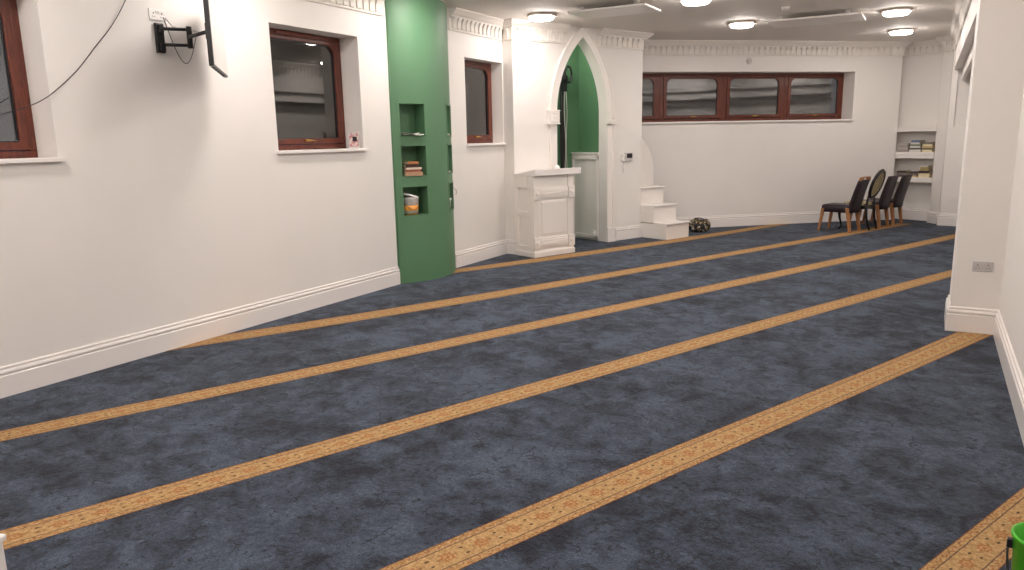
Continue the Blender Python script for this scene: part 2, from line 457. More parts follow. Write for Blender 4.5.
# front wall made as left part, right part (split at the apex) to keep the ngons simple
ai = max(range(len(inner)), key=lambda i: inner[i][1])
left = [(0, 0)]+inner[:ai+1]+[(SM, CEIL), (0, CEIL)]
right = [(SM, CEIL)]+inner[ai:]+[(BL_LEN, 0), (BL_LEN, CEIL)]
blk.prism(left, 'y', 0, T_F); blk.prism(right, 'y', 0, T_F)
blk.box(-.005, .16, T_F, .75, 0, CEIL)                     # left side mass
blk.box(BL_LEN-.12, BL_LEN, T_F, .93, 0, CEIL)
o = blk.build('wall_arch', M['wall'], kind='structure'); o.location = (L0.x, L0.y, 0); o.rotation_euler = (0, 0, A_S)
o = None
wall_seg('wall_return', J, Lc, 0, CEIL, .1)
rc = MB()      # green recess lining
rc.box(.70, .78, T_F, .83, 0, CEIL); rc.box(.70, 2.15, .83, .90, 0, CEIL); rc.box(2.06, 2.14, T_F, .83, 0, CEIL)
o = rc.build('wall_recess', M['green'], kind='structure'); o.location = (L0.x, L0.y, 0); o.rotation_euler = (0, 0, A_S)
# back wall with wide window
U0 = (K-Mw).dot(fW)
uWin = (-3.30, 1.73)
CV0 = Mw+fW*1.76
def bez(t): return CV0*(1-t)**2+Bend*(2*t*(1-t))+AlA*t*t
CURVE = [bez(i/4) for i in range(5)]
wall_seg('wall_back', Mw+fW*(U0), CV0, 0, CEIL, .5, [(uWin[0]-U0, uWin[1]-U0, 1.945, 2.82)], ext0=.3)
cvm = MB(); NC = 14; cp_ = [bez(i/NC) for i in range(NC+1)]
cvm.add([(p.x, p.y, z) for p in cp_ for z in (0, CEIL)], [(2*i, 2*i+2, 2*i+3, 2*i+1) for i in range(NC)], True)
cvm.add([(p.x+nW.x*.3, p.y+nW.y*.3, z) for p in cp_ for z in (0, CEIL)], [(2*i, 2*i+2, 2*i+3, 2*i+1) for i in range(NC)], True)
cvm.build('wall_back_corner', M['wall'], kind='structure')
# alcove
ALB0 = AlA+aN*AL_D-aD*.165
wall_seg('wall_alcove', ALB0, AlB+aN*AL_D, 0, CEIL, .12, ext0=.05, ext1=.1)
wall_seg('wall_alcove_left', AlA, ALB0, 0, CEIL, .1)
wall_seg('wall_alcove_right', AlB+aN*AL_D, AlB, 0, CEIL, .1)
wall_seg('wall_pilaster', AlB, P1, 0, CEIL, .3)
wall_seg('wall_pilaster_return', P1, P2, 0, CEIL, .3)
wall_seg('wall_right_end', P2, P3, 0, CEIL, .12, [(.09, .42, 1.75, 2.72)])
bk = MB(); bk.box(.1, 1.3, 18.0, 18.05, 1.3, CEIL); bk.box(.16, .20, 15.72, 18.0, 1.3, CEIL); bk.box(1.1, 1.14, 15.9, 18.0, 1.3, CEIL); bk.box(.16, 1.14, 15.72, 18.0, 1.3, 1.35); bk.box(.16, 1.14, 15.72, 18.0, 3.0, 3.05); bk.build('wall_hatch_shade_box', M['wall'], kind='structure')  # deep closed box added behind the opening so its inside goes grey
wall_seg('wall_right_far', P3, (.60, PIL[2]), 0, CEIL, .2, ext0=.2)
pb = MB(); pb.box(PIL[0], .9, PIL[1], PIL[2], 0, CEIL); pb.build('wall_pillar', M['wall'], kind='structure', bevel=.006)
wall_seg('wall_right', (XR, PIL[1]), (XR, Y0), 0, CEIL, .2, ext1=.2)
# downstand beam over the right hand openings
bm_ = MB()
bm_.prism([(.240, PIL[2]), (.62, PIL[2]), (.62, 15.62), (.185, 15.62)], 'z', 2.75, CEIL)
bm_.prism([(.310, 9.2), (.36, 9.2), (.36, 15.55), (.310, 15.55)], 'z', 2.56, 2.75)
bm_.build('trim_6', M['wall'], kind='structure')

# ---- curved green niche column
gx, gy, gr = -5.31-.908, 7.635, .908
th0 = math.asin((8.25-gy)/gr)
NZ = [(.82, 1.16), (1.29, 1.64), (1.755, 2.13)]
def gth(y): return math.asin((y-gy)/gr)
cols = [(gth(7.105), gth(7.40)), (gth(7.87), gth(8.145))]
gc = MB()
def gp(t, z, r=gr): return (gx+r*math.cos(t), gy+r*math.sin(t), z)
ths = sorted({*[-th0+2*th0*i/24 for i in range(25)], *[c for q in cols for c in q]})
ths = [t for i, t in enumerate(ths) if i == 0 or t-ths[i-1] > 1e-4]
zs = sorted({0, CEIL, *[z for q in NZ for z in q]})
ver = {}
vs = []; fs = []
for i, t in enumerate(ths):
    for j, z in enumerate(zs): vs.append(gp(t, z))
for i in range(len(ths)-1):
    for j in range(len(zs)-1):
        tm, zm = (ths[i]+ths[i+1])/2, (zs[j]+zs[j+1])/2
        if any(a < tm < b for a, b in cols) and any(a < zm < b for a, b in NZ): continue
        n = len(zs); fs.append((i*n+j, (i+1)*n+j, (i+1)*n+j+1, i*n+j+1))
gc.add(vs, fs, True)
for (ta, tb) in cols:
    tm = (ta+tb)/2; dr = Vector((math.cos(tm), math.sin(tm)))*-.24
    for (za, zb) in NZ:
        A = gp(ta, za); B = gp(tb, za)
        k = [(A[0], A[1], za), (B[0], B[1], za), (B[0], B[1], zb), (A[0], A[1], zb)]
        k2 = [(p[0]+dr.x, p[1]+dr.y, p[2]) for p in k]
        gc.add(k+k2, [(0, 1, 5, 4), (1, 2, 6, 5), (2, 3, 7, 6), (3, 0, 4, 7), (4, 5, 6, 7)])
        # slim raised frame round the niche
        for (a1, b1, c1, d1) in ((ta-.02, tb+.02, za-.02, za), (ta-.02, tb+.02, zb, zb+.02), (ta-.022, ta, za, zb), (tb, tb+.022, za, zb)):
            q = [gp(a1, c1, gr+.006), gp(b1, c1, gr+.006), gp(b1, d1, gr+.006), gp(a1, d1, gr+.006)]
            q2_ = [gp(a1, c1, gr-.002), gp(b1, c1, gr-.002), gp(b1, d1, gr-.002), gp(a1, d1, gr-.002)]
            gc.add(q+q2_, [(0, 1, 2, 3), (0, 1, 5, 4), (1, 2, 6, 5), (2, 3, 7, 6), (3, 0, 4, 7)])
gc.box(XL-.34, XL-.30, 7.0, 8.27, 0, CEIL)
gc.cur = 1    # perforated edge bead on the left
for z in [.05+.045*i for i in range(73)]:
    gc.lathe([(.006, 0), (.004, .003)], 6, gp(-th0+.055, z, gr-.001), 'x')
gc.cur = 0
gc.tube([gp(-th0+.02, 0, gr+.002), gp(-th0+.02, CEIL, gr+.002)], .006, 6)
gc.tube([gp(th0-.02, 0, gr+.002), gp(th0-.02, CEIL, gr+.002)], .006, 6)
gc.build('wall_curved_niches', [M['green'], M['green_bead']], kind='structure')

# ---- swept trims
def sweep(mb, path, prof):
    """path: room on the right of travel; prof: closed list (outward offset, z)"""
    path = [Vector(p[:2]) for p in path]; n = len(path); sec = []
    for i, p in enumerate(path):
        ns = []
        if i > 0: d = (p-path[i-1]).normalized(); ns.append(Vector((d.y, -d.x)))
        if i < n-1: d = (path[i+1]-p).normalized(); ns.append(Vector((d.y, -d.x)))
        if len(ns) == 1: m = ns[0]
        else:
            m = (ns[0]+ns[1]).normalized(); m = m/max(.35, m.dot(ns[0]))
        sec.append([(p.x+m.x*o, p.y+m.y*o, z) for o, z in prof])
    mb.loft(sec, smooth=False)
SK = [(-.01, 0), (.026, 0), (.026, .146), (.022, .152), (.010, .153), (.010, .160), (.020, .162), (.024, .170), (.021, .182), (.012, .186), (.007, .192), (.007, .197), (.013, .200), (.012, .208), (.004, .214), (-.01, .214)]
def skirt(name, path): mb = MB(); sweep(mb, path, SK); return mb.build(name, M['gloss'], kind='structure')
skirt('baseboard_left', [(XL, Y0), (XL, 7.025)])
skirt('baseboard_left_far', [(XL, 8.25), J, Lc, S(.62, 0)])
skirt('baseboard_arch', [S(2.11, 0), Rc, S(BL_LEN, .1)])
skirt('baseboard_back', [Mw+fW*(-2.6), *CURVE, ALB0, AlB+aN*AL_D, AlB, P1, P2, P3, (.60, PIL[2])])
skirt('baseboard_right', [(PIL[0], PIL[2]), (PIL[0], PIL[1]), (XR, PIL[1]), (XR, Y0)][::1])
CR = [(-.01, 3.085), (.022, 3.085), (.022, 3.10), (.012, 3.108), (.012, 3.245), (.05, 3.25), (.055, 3.268), (.08, 3.285), (.115, 3.325), (.125, 3.33), (.125, CEIL+.01), (-.01, CEIL+.01)]
def dentils(mb, P, Q, a=0.05, b=0.05, step=.112):
    P = Vector(P[:2]); Q = Vector(Q[:2]); d = Q-P; Ln = d.length; d.normalize(); nn = Vector((d.y, -d.x))
    k = int((Ln-a-b)//step)
    if k < 1: return
    st = (Ln-a-b)/k
    prof = [(.010, 3.112), (.026, 3.112), (.030, 3.125), (.028, 3.16), (.034, 3.20), (.052, 3.235), (.055, 3.25), (.010, 3.25)]
    for i in range(k):
        c = a+st*(i+.5); s0, s1 = c-.033, c+.033
        sec = []
        for s_ in (s0, s1):
            q = P+d*s_; sec.append([(q.x+nn.x*o, q.y+nn.y*o, z) for o, z in prof])
        mb.loft(sec, smooth=False)
def cornice(name, path):
    mb = MB(); sweep(mb, path, CR)
    for i in range(len(path)-1):
        sh = (Vector(path[i+1][:2])-Vector(path[i][:2])).length < .4
        dentils(mb, path[i], path[i+1], *((.01, .01) if sh else (.05, .05)), step=.105)
    return mb.build(name, M['plaster'], kind='structure')
cornice('trim_1', [(XL, Y0), (XL, 6.97)])
cornice('trim_2', [(XL, 8.30), J, Lc, S(1.02, 0)])
cornice('trim_3', [S(1.68, 0), Rc, S(BL_LEN, .5)])
cornice('trim_4', [Mw+fW*(-2.9), *CURVE, ALB0, AlB+aN*AL_D, AlB, P1, P2, (.19, 15.56), (.240, PIL[2])])

# ---- arch trim with impost blocks and plinths
at = MB()
ri, ro = RA-.0, RA+.14
def arc_list(rad, n=16):
    zt_ = math.sqrt(max(0, rad*rad-(cxL-SM)**2)); a1 = math.atan2(zt_, cxL-SM); out = []
    for i in range(n+1):
        a = a1*i/n; out.append((cxL-rad*math.cos(a), min(ZS+rad*math.sin(a), CEIL-.002)))
    return out
oi, oo = arc_list(ri), arc_list(ro)
Rm = lambda L: [(2*SM-p[0], p[1]) for p in L]
for A_, B_ in ((oo, oi), (Rm(oo), Rm(oi))):
    at.ring([(A_[0][0], 0)]+A_, [(B_[0][0], 0)]+B_, 'y', -.035, .002, open_=True)
# raised outer bead
for f in (lambda L: L, Rm):
    a2, b2 = f(arc_list(ro)), f(arc_list(ro-.03))
    at.ring([(a2[0][0], 0)]+a2, [(b2[0][0], 0)]+b2, 'y', -.05, -.03, open_=True)
for x0, x1 in ((SA-.165, SA+.01), (SB-.01, SB+.165)):
    at.box(x0-.01, x1+.01, -.075, 0, 1.915, 2.105); at.box(x0-.018, x1+.018, -.084, 0, 1.905, 1.918); at.box(x0-.018, x1+.018, -.084, 0, 2.10, 2.113); at.ring([(x0+.015, 1.94), (x1-.015, 1.94), (x1-.015, 2.08), (x0+.015, 2.08)], [(x0+.03, 1.955), (x1-.03, 1.955), (x1-.03, 2.065), (x0+.03, 2.065)], 'y', -.083, -.07)
    cx = (x0+x1)/2; at.lathe([(.03, 0), (.018, -.010), (.006, -.012)], 8, (cx, -.075, 2.01), 'y')
    at.box(x0, x1, -.060, 0, 0, .235); at.box(x0-.005, x1+.005, -.066, 0, 0, .05)
o = at.build('trim_5', M['satin'], kind='structure', bevel=.004); o.location = (L0.x, L0.y, 0); o.rotation_euler = (0, 0, A_S)

# ---- low partition inside the recess, on its right-hand side
pt = thing('partition_panel', 'low white panelled partition lining the right side inside the pointed arch', 'partition', (*S(1.90, T_F), 0), A_S)
mb = MB(); mb.box(0, .15, .002, .655, 0, 1.43); mb.build('panel', M['satin'], pt, bevel=.004)
mb = MB(); mb.box(-.022, 0, .01, .07, .03, 1.40); mb.box(-.022, 0, .595, .645, .03, 1.40); mb.box(-.022, 0, .01, .645, 1.34, 1.40); mb.box(-.022, 0, .01, .645, .03, .09)
mb.build('frame', M['satin'], pt, bevel=.003)
mb = MB(); mb.box(-.02, .155, .0, .657, 1.43, 1.455); mb.build('top_ledge', M['gloss'], pt, bevel=.004)
mb = MB(); mb.lathe([(.028, 0), (.028, -.012), (.012, -.02), (.012, -.05), (.02, -.055), (.02, -.07)], 12, (-.012, .07, .13), 'x'); mb.box(-.06, -.03, .055, .085, .08, .18)
mb.build('catch', M['plastic'], pt)

# ------------------------------------------------------------------ windows
def rounded(x0, x1, z0, z1, rt, rb=.02, n=8):
    """rounded rectangle outline, counter clockwise from bottom left; plus matching square outline"""
    pts = []; cor = []
    for (cx, cz, r, a0, sq) in ((x1, z0, rb, -90, (x1, z0)), (x1, z1, rt[1], 0, (x1, z1)), (x0, z1, rt[0], 90, (x0, z1)), (x0, z0, rb, 180, (x0, z0))):
        sx = 1 if cx == x1 else -1; sz = 1 if cz == z1 else -1
        for i in range(n+1):
            a = math.radians(a0+90*i/n)
            pts.append((cx-sx*r+r*math.cos(a), cz-sz*r+r*math.sin(a)))
    return pts
def outline_like(pts, x0, x1, z0, z1):
    """project an inner outline onto the rectangle"""
    cx, cz = (x0+x1)/2, (z0+z1)/2; ax, az = (x1-x0)/2, (z1-z0)/2; out = []
    ix = max(abs(p[0]-cx) for p in pts); iz = max(abs(p[1]-cz) for p in pts)
    for p in pts:
        u, v = (p[0]-cx)/ix, (p[1]-cz)/iz; m = max(abs(u), abs(v)); out.append((cx+u/m*ax, cz+v/m*az))
    return out
def window(name, origin, rotz, width, z0, z1, depth, panes, sill_ext=.03, vent=True, round_r=.12, sill=True, mull=.12):
    """local x along the wall, local y outward (away from the room), origin at the room face"""
    t = bpy.data.objects.new(name, None); C.objects.link(t); t.location = (origin[0], origin[1], 0); t.rotation_euler = (0, 0, rotz); t['kind'] = 'structure'
    fw = .055; y0, y1 = depth, depth+.07
    f = MB()
    f.box(0, width, y0, y1, z1-fw, z1); f.box(0, width, y0, y1, z0, z0+fw)
    f.box(0, fw, y0, y1, z0+fw, z1-fw); f.box(width-fw, width, y0, y1, z0+fw, z1-fw)
    edges = [fw]+[None]*0
    n = panes; cw = (width-2*fw-(n-1)*mull)/n
    for i in range(n-1):
        x = fw+cw*(i+1)+mull*i; f.box(x, x+mull, y0, y1, z0+fw, z1-fw)
        f.box(x+mull*.45, x+mull*.55, y0-.008, y0+.002, z0+fw, z1-fw)
    f.build('frame', M['mahogany'], t, bevel=.006)
    for i in range(n):
        x0_ = fw+(cw+mull)*i+.003; x1_ = x0_+cw-.006
        st = .058; zb, zt_ = z0+fw+.003, z1-fw-.003
        inn = rounded(x0_+st, x1_-st, zb+st, zt_-st*.62, (round_r, round_r))
        out = outline_like(inn, x0_, x1_, zb, zt_)
        c = MB(); c.ring(out, inn, 'y', y0-.012, y0+.045)
        # bead round the glass
        inn2 = [( (p[0]-(x0_+x1_)/2)*.985+(x0_+x1_)/2, (p[1]-(zb+zt_)/2)*.985+(zb+zt_)/2) for p in inn]
        cas = c.build('casement', M['mahogany'], t, bevel=.004)
        g = MB(); g.ring([(p[0]+(.006 if p[0] > (x0_+x1_)/2 else -.006), p[1]+(.006 if p[1] > (zb+zt_)/2 else -.006)) for p in inn], inn2, 'y', y0+.004, y0+.030); g.build('glazing_bead', M['black_plastic'], cas)
        g = MB(); g.box(x0_+st*.6, x1_-st*.6, y0+.016, y0+.022, zb+st*.6, zt_-st*.4); g.build('pane', M['glass'], cas)
        h = MB(); hx = (x0_+x1_)/2
        h.box(hx-.035, hx+.035, y0-.030, y0-.012, zb+.026, zb+.050)
        h.tube([(hx-.02, y0-.035, zb+.038), (hx+.03, y0-.050, zb+.040), (hx+.10, y0-.052, zb+.034)], [.009, .008, .006], 8)
        h.build('handle', M['brass'], cas)
    if vent:
        v = MB(); v.box(fw+.25, width-fw-.25, y0-.02, y0, z1-.042, z1-.016)
        for k in range(10): v.box(fw+.27+k*.045, fw+.29+k*.045, y0-.023, y0-.018, z1-.036, z1-.022)
        v.build('trickle_vent', M['mahogany_h'], t, bevel=.003)
    if sill:
        s_ = MB(); s_.box(-sill_ext, width+sill_ext, -.045, .0, z0-.028, z0); s_.box(0.002, width-.002, 0, depth-.002, z0-.028+.026, z0+.003)
        s_.build('sill', M['gloss'], t, bevel=.008)
    return t
PIH = math.pi/2
window('window_1', (XL, W1[0]), PIH, 1.25, W1[2], W1[3], .25, 1)
window('window_2', (XL, W2[0]), PIH, 1.25, W2[2], W2[3], .25, 1)
window('window_3', (XL, W3[0]), PIH, W3[1]-W3[0], W3[2], W3[3], .18, 1, sill_ext=.0, vent=False)
aW = math.atan2(fW.y, fW.x); q = Mw+fW*uWin[0]
window('window_4', q, aW, uWin[1]-uWin[0], 1.945, 2.82, .33, 4, sill_ext=0, vent=False, round_r=.10, mull=.13)

# cloth hung outside behind the wide window: one swagged sheet
def swag(u, v):
    x = .1+u*(4.75); z = 2.80-v*.84
    k = x/1.24
    fold = .0
    for c, a, w_ in ((.34, .050, .05), (.62, .060, .06), (.86, .03, .05)):
        zc = c+.05*math.sin(k*2*math.pi+c*9)+.03*math.sin(k*5.1+c*3)
        d = v-zc; fold += a*math.exp(-(d/w_)**2)*(1 if d < 0 else .35)+a*.6*max(0, 1-abs(d)/.16)
    return (x, .50-fold*1.6, z)
mb = MB(); mb.sheet(swag, 160, 60)
o = mb.build('hanging_sheet', M['sheet'], solid=.004); o.location = (q.x, q.y, 0); o.rotation_euler = (0, 0, aW)
tag(o, 'grey sheet hanging in swagged folds behind the glass of the wide window', 'sheet')

# ------------------------------------------------------------------ ceiling fittings
def lamp(loc, label, group):
    t = thing('ceiling_lamp', label, 'ceiling light', loc, 0, group)
    m = MB(); m.lathe([(.01, 0), (.200, 0), (.205, -.010), (.203, -.030), (.196, -.034), (.166, -.034), (.01, -.034)], 32); m.build('rim', M['rim'], t)
    m = MB(); m.lathe([(.01, -.030), (.160, -.030), (.165, -.040), (.160, -.060), (.145, -.070), (.01, -.073)], 32); m.build('diffuser', M['lamp'], t)
    return t
ZL = CEIL
def spot(x, y): return (x*1.035, y*1.035, CEIL-.0)
G = 'round ceiling lamps'
LP = [((-4.80, 9.45), 'glowing round ceiling lamp just left of the pointed arch'),
      ((-2.69, 9.47), 'round ceiling lamp nearest the top edge, right of the slanted ceiling heater'),
      ((-2.67, 11.87), 'round ceiling lamp left of the white smoke detector'),
      ((-.613, 12.02), 'round ceiling lamp right of the far ceiling heater, nearer of that pair'),
      ((-.638, 14.39), 'round ceiling lamp farthest back, above the bookshelf alcove')]
l0 = lamp((*LP[0][0], ZL), LP[0][1], G)
for p, lb in LP[1:]: dup(l0, (*p, ZL), label=lb)
for p in [(-4.80, 7.05), (-4.80, 4.65), (-4.80, 2.2), (-4.8, -.2), (-2.69, 7.05), (-2.69, 4.65), (-2.69, 2.2), (-2.69, -.2), (-.9, 9.6), (-.9, 7.05), (-.9, 4.65), (-.9, 2.2), (-.9, -.2)]:
    dup(l0, (*p, ZL), label='round ceiling lamp over the near part of the hall')

t = thing('recess_lamp', 'small lamp hidden high inside the green pointed recess', 'ceiling light', (*S(1.25, .40), CEIL), A_S)
m = MB(); m.lathe([(.005, 0), (.075, 0), (.075, -.012), (.06, -.02), (.005, -.02)], 20); m.build('rim', M['chrome'], t)
m = MB(); m.lathe([(.005, -.018), (.066, -.018), (.066, -.035), (.055, -.045), (.005, -.046)], 20); m.build('diffuser', M['lamp_small'], t)

def heater(x, y, wx, wy, label, rz=0):
    t = thing('ceiling_heater', label, 'heating panel', (x, y, CEIL), rz, 'flat white ceiling heating panels')
    m = MB(); m.box(-wx/2, wx/2, -wy/2, wy/2, -.085, -.060); m.build('panel', M['plastic'], t, bevel=.004)
    for a, b in ((-.35, -.3), (.35, -.3), (-.35, .3), (.35, .3)):
        m = MB(); m.box(a*wx-.02, a*wx+.02, b*wy-.02, b*wy+.02, -.059, 0); m.build('bracket', M['grey_plastic'], t)
    m = MB(); m.box(-wx*.28, wx*.28, -wy*.10, wy*.10, -.059, -.02); m.build('junction_box', M['grey_plastic'], t)
heater(-3.72, 9.38, 1.04, .60, 'flat white heating panel hung below ceiling above the pointed arch')
heater(-1.63, 11.85, 1.25, .72, 'flat white heating panel hung below ceiling before the wide window')
t = thing('smoke_detector', 'small white round smoke detector on the ceiling by the far heater', 'smoke detector', (-1.88, 10.86, CEIL))
m = MB(); m.lathe([(.01, 0), (.055, 0), (.055, -.015), (.046, -.02), (.01, -.02)], 20); m.build('base', M['plastic'], t)
m = MB(); m.lathe([(.01, -.02), (.036, -.022), (.040, -.04), (.028, -.052), (.01, -.054)], 20); m.build('sensor_cap', M['grey_plastic'], t)

# round cover high on the back wall
q = Mw+fW*(-.474)
t = thing('wall_sensor', 'small round grey cover high on the wall above the wide window', 'sensor', (q.x, q.y, 3.007), aW)
m = MB(); m.lathe([(.004, 0), (.058, 0), (.056, -.012), (.045, -.018), (.004, -.018)], 20, ax='y'); m.build('cover', M['grey_plastic'], t)
m = MB(); m.lathe([(.002, -.018), (.02, -.018), (.018, -.024), (.002, -.025)], 16, ax='y'); m.build('lens', M['grey_plastic'], t)

# ------------------------------------------------------------------ sockets
def socket(loc, rz, label, mat='plastic'):
    """local x along wall, local -y faces the room"""
    t = thing('double_socket', label, 'socket', loc, rz)
    m = MB(); m.box(-.074, .074, -.011, 0, -.043, .043); m.build('faceplate', M[mat], t, bevel=.003)
    for sx in (-1, 1):
        m = MB(); c = sx*.038
        m.box(c-.003, c+.003, -.0125, -.010, .004, .016); m.box(c-.014, c-.006, -.0125, -.010, -.018, -.013); m.box(c+.006, c+.014, -.0125, -.010, -.018, -.013)
        m.build('pin_slots', M['dark_slot'], t)
        m = MB(); m.box(sx*.010-.006, sx*.010+.006, -.016, -.010, .012, .030); m.build('switch', M[mat], t, bevel=.001)
    return t
socket((XL+.0, 4.09, 2.735), PIH, 'white double socket high on the left wall above the bracket')
socket((.428, PIL[1], .575), 0, 'white double wall socket low on the white pillar', 'grey_plastic')

# ------------------------------------------------------------------ television and its arm
tvN = Vector((-4.60, 3.815)); tvF = Vector((-5.33, 4.555)); dT = (tvF-tvN).normalized(); LT = (tvF-tvN).length; aT = math.atan2(dT.y, dT.x)
t = thing('television', 'wide flat television on wall bracket turned edge-on at the top left', 'television', (tvN.x, tvN.y, 2.262), aT)
# local x along the screen, local y to its left = rear side is +y or -y : rear faces (-.7,-.7)
m = MB(); m.box(0, LT, 0, .034, 0, .66); m.build('casing', M['black_plastic'], t, bevel=.004)
m = MB(); m.box(.22, LT-.22, .034, .052, .04, .56); m.box(.36, LT-.36, .052, .064, .2, .44); m.build('rear_cover', M['black_plastic'], t, bevel=.01)
m = MB(); m.box(.004, LT-.004, -.004, .0005, .012, .654); m.build('screen', M['screen'], t)
for k in range(5):
    m = MB(); m.box(.10+k*.17, .20+k*.17, .006, .028, -.004, .001); m.build('vent_grille', M['dark_slot'], t)
rear = lambda x, y, z: (tvN.x+dT.x*x-dT.y*y, tvN.y+dT.y*x+dT.x*y, z)
t = thing('tv_bracket', 'black swivel wall bracket arm between left wall and television', 'bracket', (XL, 4.085, 2.555))
W = lambda p: (p[0]-XL, p[1]-4.085, p[2]-2.555)
m = MB(); m.box(0, .03, -.035, .035, -.115, .115); m.box(.03, .055, -.02, .02, .04, .10); m.box(.03, .055, -.02, .02, -.10, -.04); m.build('wall_plate', M['black'], t, bevel=.004)
j1 = (XL+.16, 4.255)
for zz in (.072, -.052):
    m = MB(); a = Vector((.03, 0, zz)); b = Vector((j1[0]-XL, j1[1]-4.085, zz)); m.tube([a, b], .013, 8); m.build('arm', M['black'], t)
m = MB(); m.lathe([(.022, -.075), (.022, .095)], 14, (j1[0]-XL, j1[1]-4.085, 0)); m.build('joint', M['black'], t)
e = rear(.50*LT, .085, 2.565)
m = MB(); m.tube([(j1[0]-XL, j1[1]-4.085, .015), W(e)], .015, 8); m.build('arm', M['black'], t)
m = MB(); e2 = rear(.50*LT, .066, 2.565); R3 = Matrix.Translation(Vector(W(e2))) @ Matrix.Rotation(aT, 4, 'Z'); m.box(-.05, .05, .006, .022, -.06, .06, R3); m.build('mount_plate', M['black'], t, bevel=.003)
# leads
m = MB(); pts = []
for i in range(25):
    a = i/24; pts.append((XL+.012+.14*math.sin(a*math.pi), 4.16-.02+.30*a-.10*math.sin(a*3.1), 2.72-.12*a-.30*math.sin(a*math.pi)))
m.tube(pts, .003, 6); tag(m.build('television_lead', M['cable']), 'thin looping lead hanging below the black television bracket', 'cable')
m = MB(); m.tube([(XL+.014, 4.155, 2.72), (XL+.03, 4.20, 2.66), (XL+.06, 4.25, 2.635), (XL+.10, 4.30, 2.64), (XL+.14, 4.36, 2.62)], .006, 6)
tag(m.build('plug_lead', M['cable_white']), 'pale lead from the high double socket to the television bracket', 'cable')
m = MB()
cp = [(4.05, 3.33), (3.93, 3.05), (3.819, 2.811), (3.68, 2.60), (3.538, 2.437), (3.39, 2.27), (3.236, 2.135), (3.10, 2.04), (2.95, 1.975), (2.75, 1.92), (2.5, 1.90), (2.2, 1.95), (1.9, 2.1), (1.7, 2.35)]
def catmull(P, k=6):
    out = []
    for i in range(len(P)-1):
        a, b, c, d = [Vector(P[min(max(j, 0), len(P)-1)]) for j in (i-1, i, i+1, i+2)]
        for q_ in range(k):
            t_ = q_/k; out.append(.5*((2*b)+(c-a)*t_+(2*a-5*b+4*c-d)*t_*t_+(3*b-a-3*c+d)*t_**3))
    return out+[Vector(P[-1])]
m.tube(catmull([(XL+.010+.01*math.sin(i), y, z) for i, (y, z) in enumerate(cp)]), .0035, 6)
tag(m.build('wall_cable', M['cable']), 'long thin dark cable sagging across the left wall and window', 'cable')

# ------------------------------------------------------------------ lectern
t = thing('lectern', 'white panelled wooden lectern standing in front of the pointed arch', 'lectern', (*S(-.024, -.466), 0), A_S)
LW, LD, LH = .768, .45, 1.175
m = MB(); m.box(.02, LW-.02, .015, LD, .10, LH); m.build('body', M['satin'], t, bevel=.003)
m = MB(); m.box(-.012, LW+.012, -.018, LD+.0, 0, .075); m.prism([(-.012, .075), (LD, .075), (LD, .10), (.004, .10)], 'x', -.002, LW+.002); m.build('plinth', M['satin'], t, bevel=.003)
for x0, x1 in ((.0, .11), (LW-.11, LW)):
    m = MB(); m.box(x0, x1, 0, .05, .10, LH)
    for k in (.03, .055, .08): m.box(x0+k-.004, x0+k+.004, -.005, .001, .27, .82)
    m.build('pilaster', M['satin'], t, bevel=.003)
m = MB(); m.box(0, .045, .05, .14, .10, LH); m.build('side_stile', M['satin'], t, bevel=.003)
m = MB(); m.box(0, .05, .36, LD, .10, LH); m.build('side_stile', M['satin'], t, bevel=.003)
for z0 in (.845, .125):
    m = MB(); m.box(.10, LW-.10, .0, .05, z0, z0+.15); m.box(.12, LW-.12, -.012, 0, z0+.025, z0+.125)
    m.prism([(.15, z0+.04), (LW-.15, z0+.07), (LW-.15, z0+.10), (.15, z0+.07)], 'y', -.018, -.010)
    m.build('rail', M['satin'], t, bevel=.003)
    for x0 in (-.008, LW-.112):
        m = MB(); m.box(x0, x0+.12, -.022, 0, z0-.01, z0+.16); m.lathe([(.035, 0), (.03, -.010), (.012, -.008), (.01, -.016)], 12, (x0+.06, -.022, z0+.075), 'y'); m.build('corner_block', M['satin'], t, bevel=.003)
m = MB(); m.box(.14, LW-.14, .008, .02, .31, .81); m.box(.155, LW-.155, .002, .01, .33, .79); m.build('panel', M['satin'], t, bevel=.004)
m = MB()
m.box(-.004, .02, .14, .36, .60, .66); m.build('side_rail', M['satin'], t, bevel=.003)
m = MB(); m.box(-.006, .02, .14, .36, 1.0, LH); m.build('side_rail', M['satin'], t, bevel=.003)
m = MB(); m.box(.0, .02, .14, .36, .10, .16); m.build('side_rail', M['satin'], t, bevel=.003)
m = MB(); m.prism([(-.05, 1.175), (LD+.03, 1.175), (LD+.03, 1.195), (.36, 1.20), (-.05, 1.268)], 'x', -.015, LW+.105); m.build('reading_top', M['gloss'], t, bevel=.006)
tp = S(.72, -.13)
t = thing('white_ball', 'small white ball resting on the back edge of the lectern top', 'ball', (tp.x, tp.y, 1.214))
m = MB(); m.lathe([(.003, .0), (.024, .006), (.037, .022), (.042, .044), (.036, .066), (.020, .082), (.003, .087)], 18); m.build('globe', M['plastic'], t)
m = MB(); m.lathe([(.014, 0), (.014, .008)], 12); m.build('collar', M['plastic'], t)

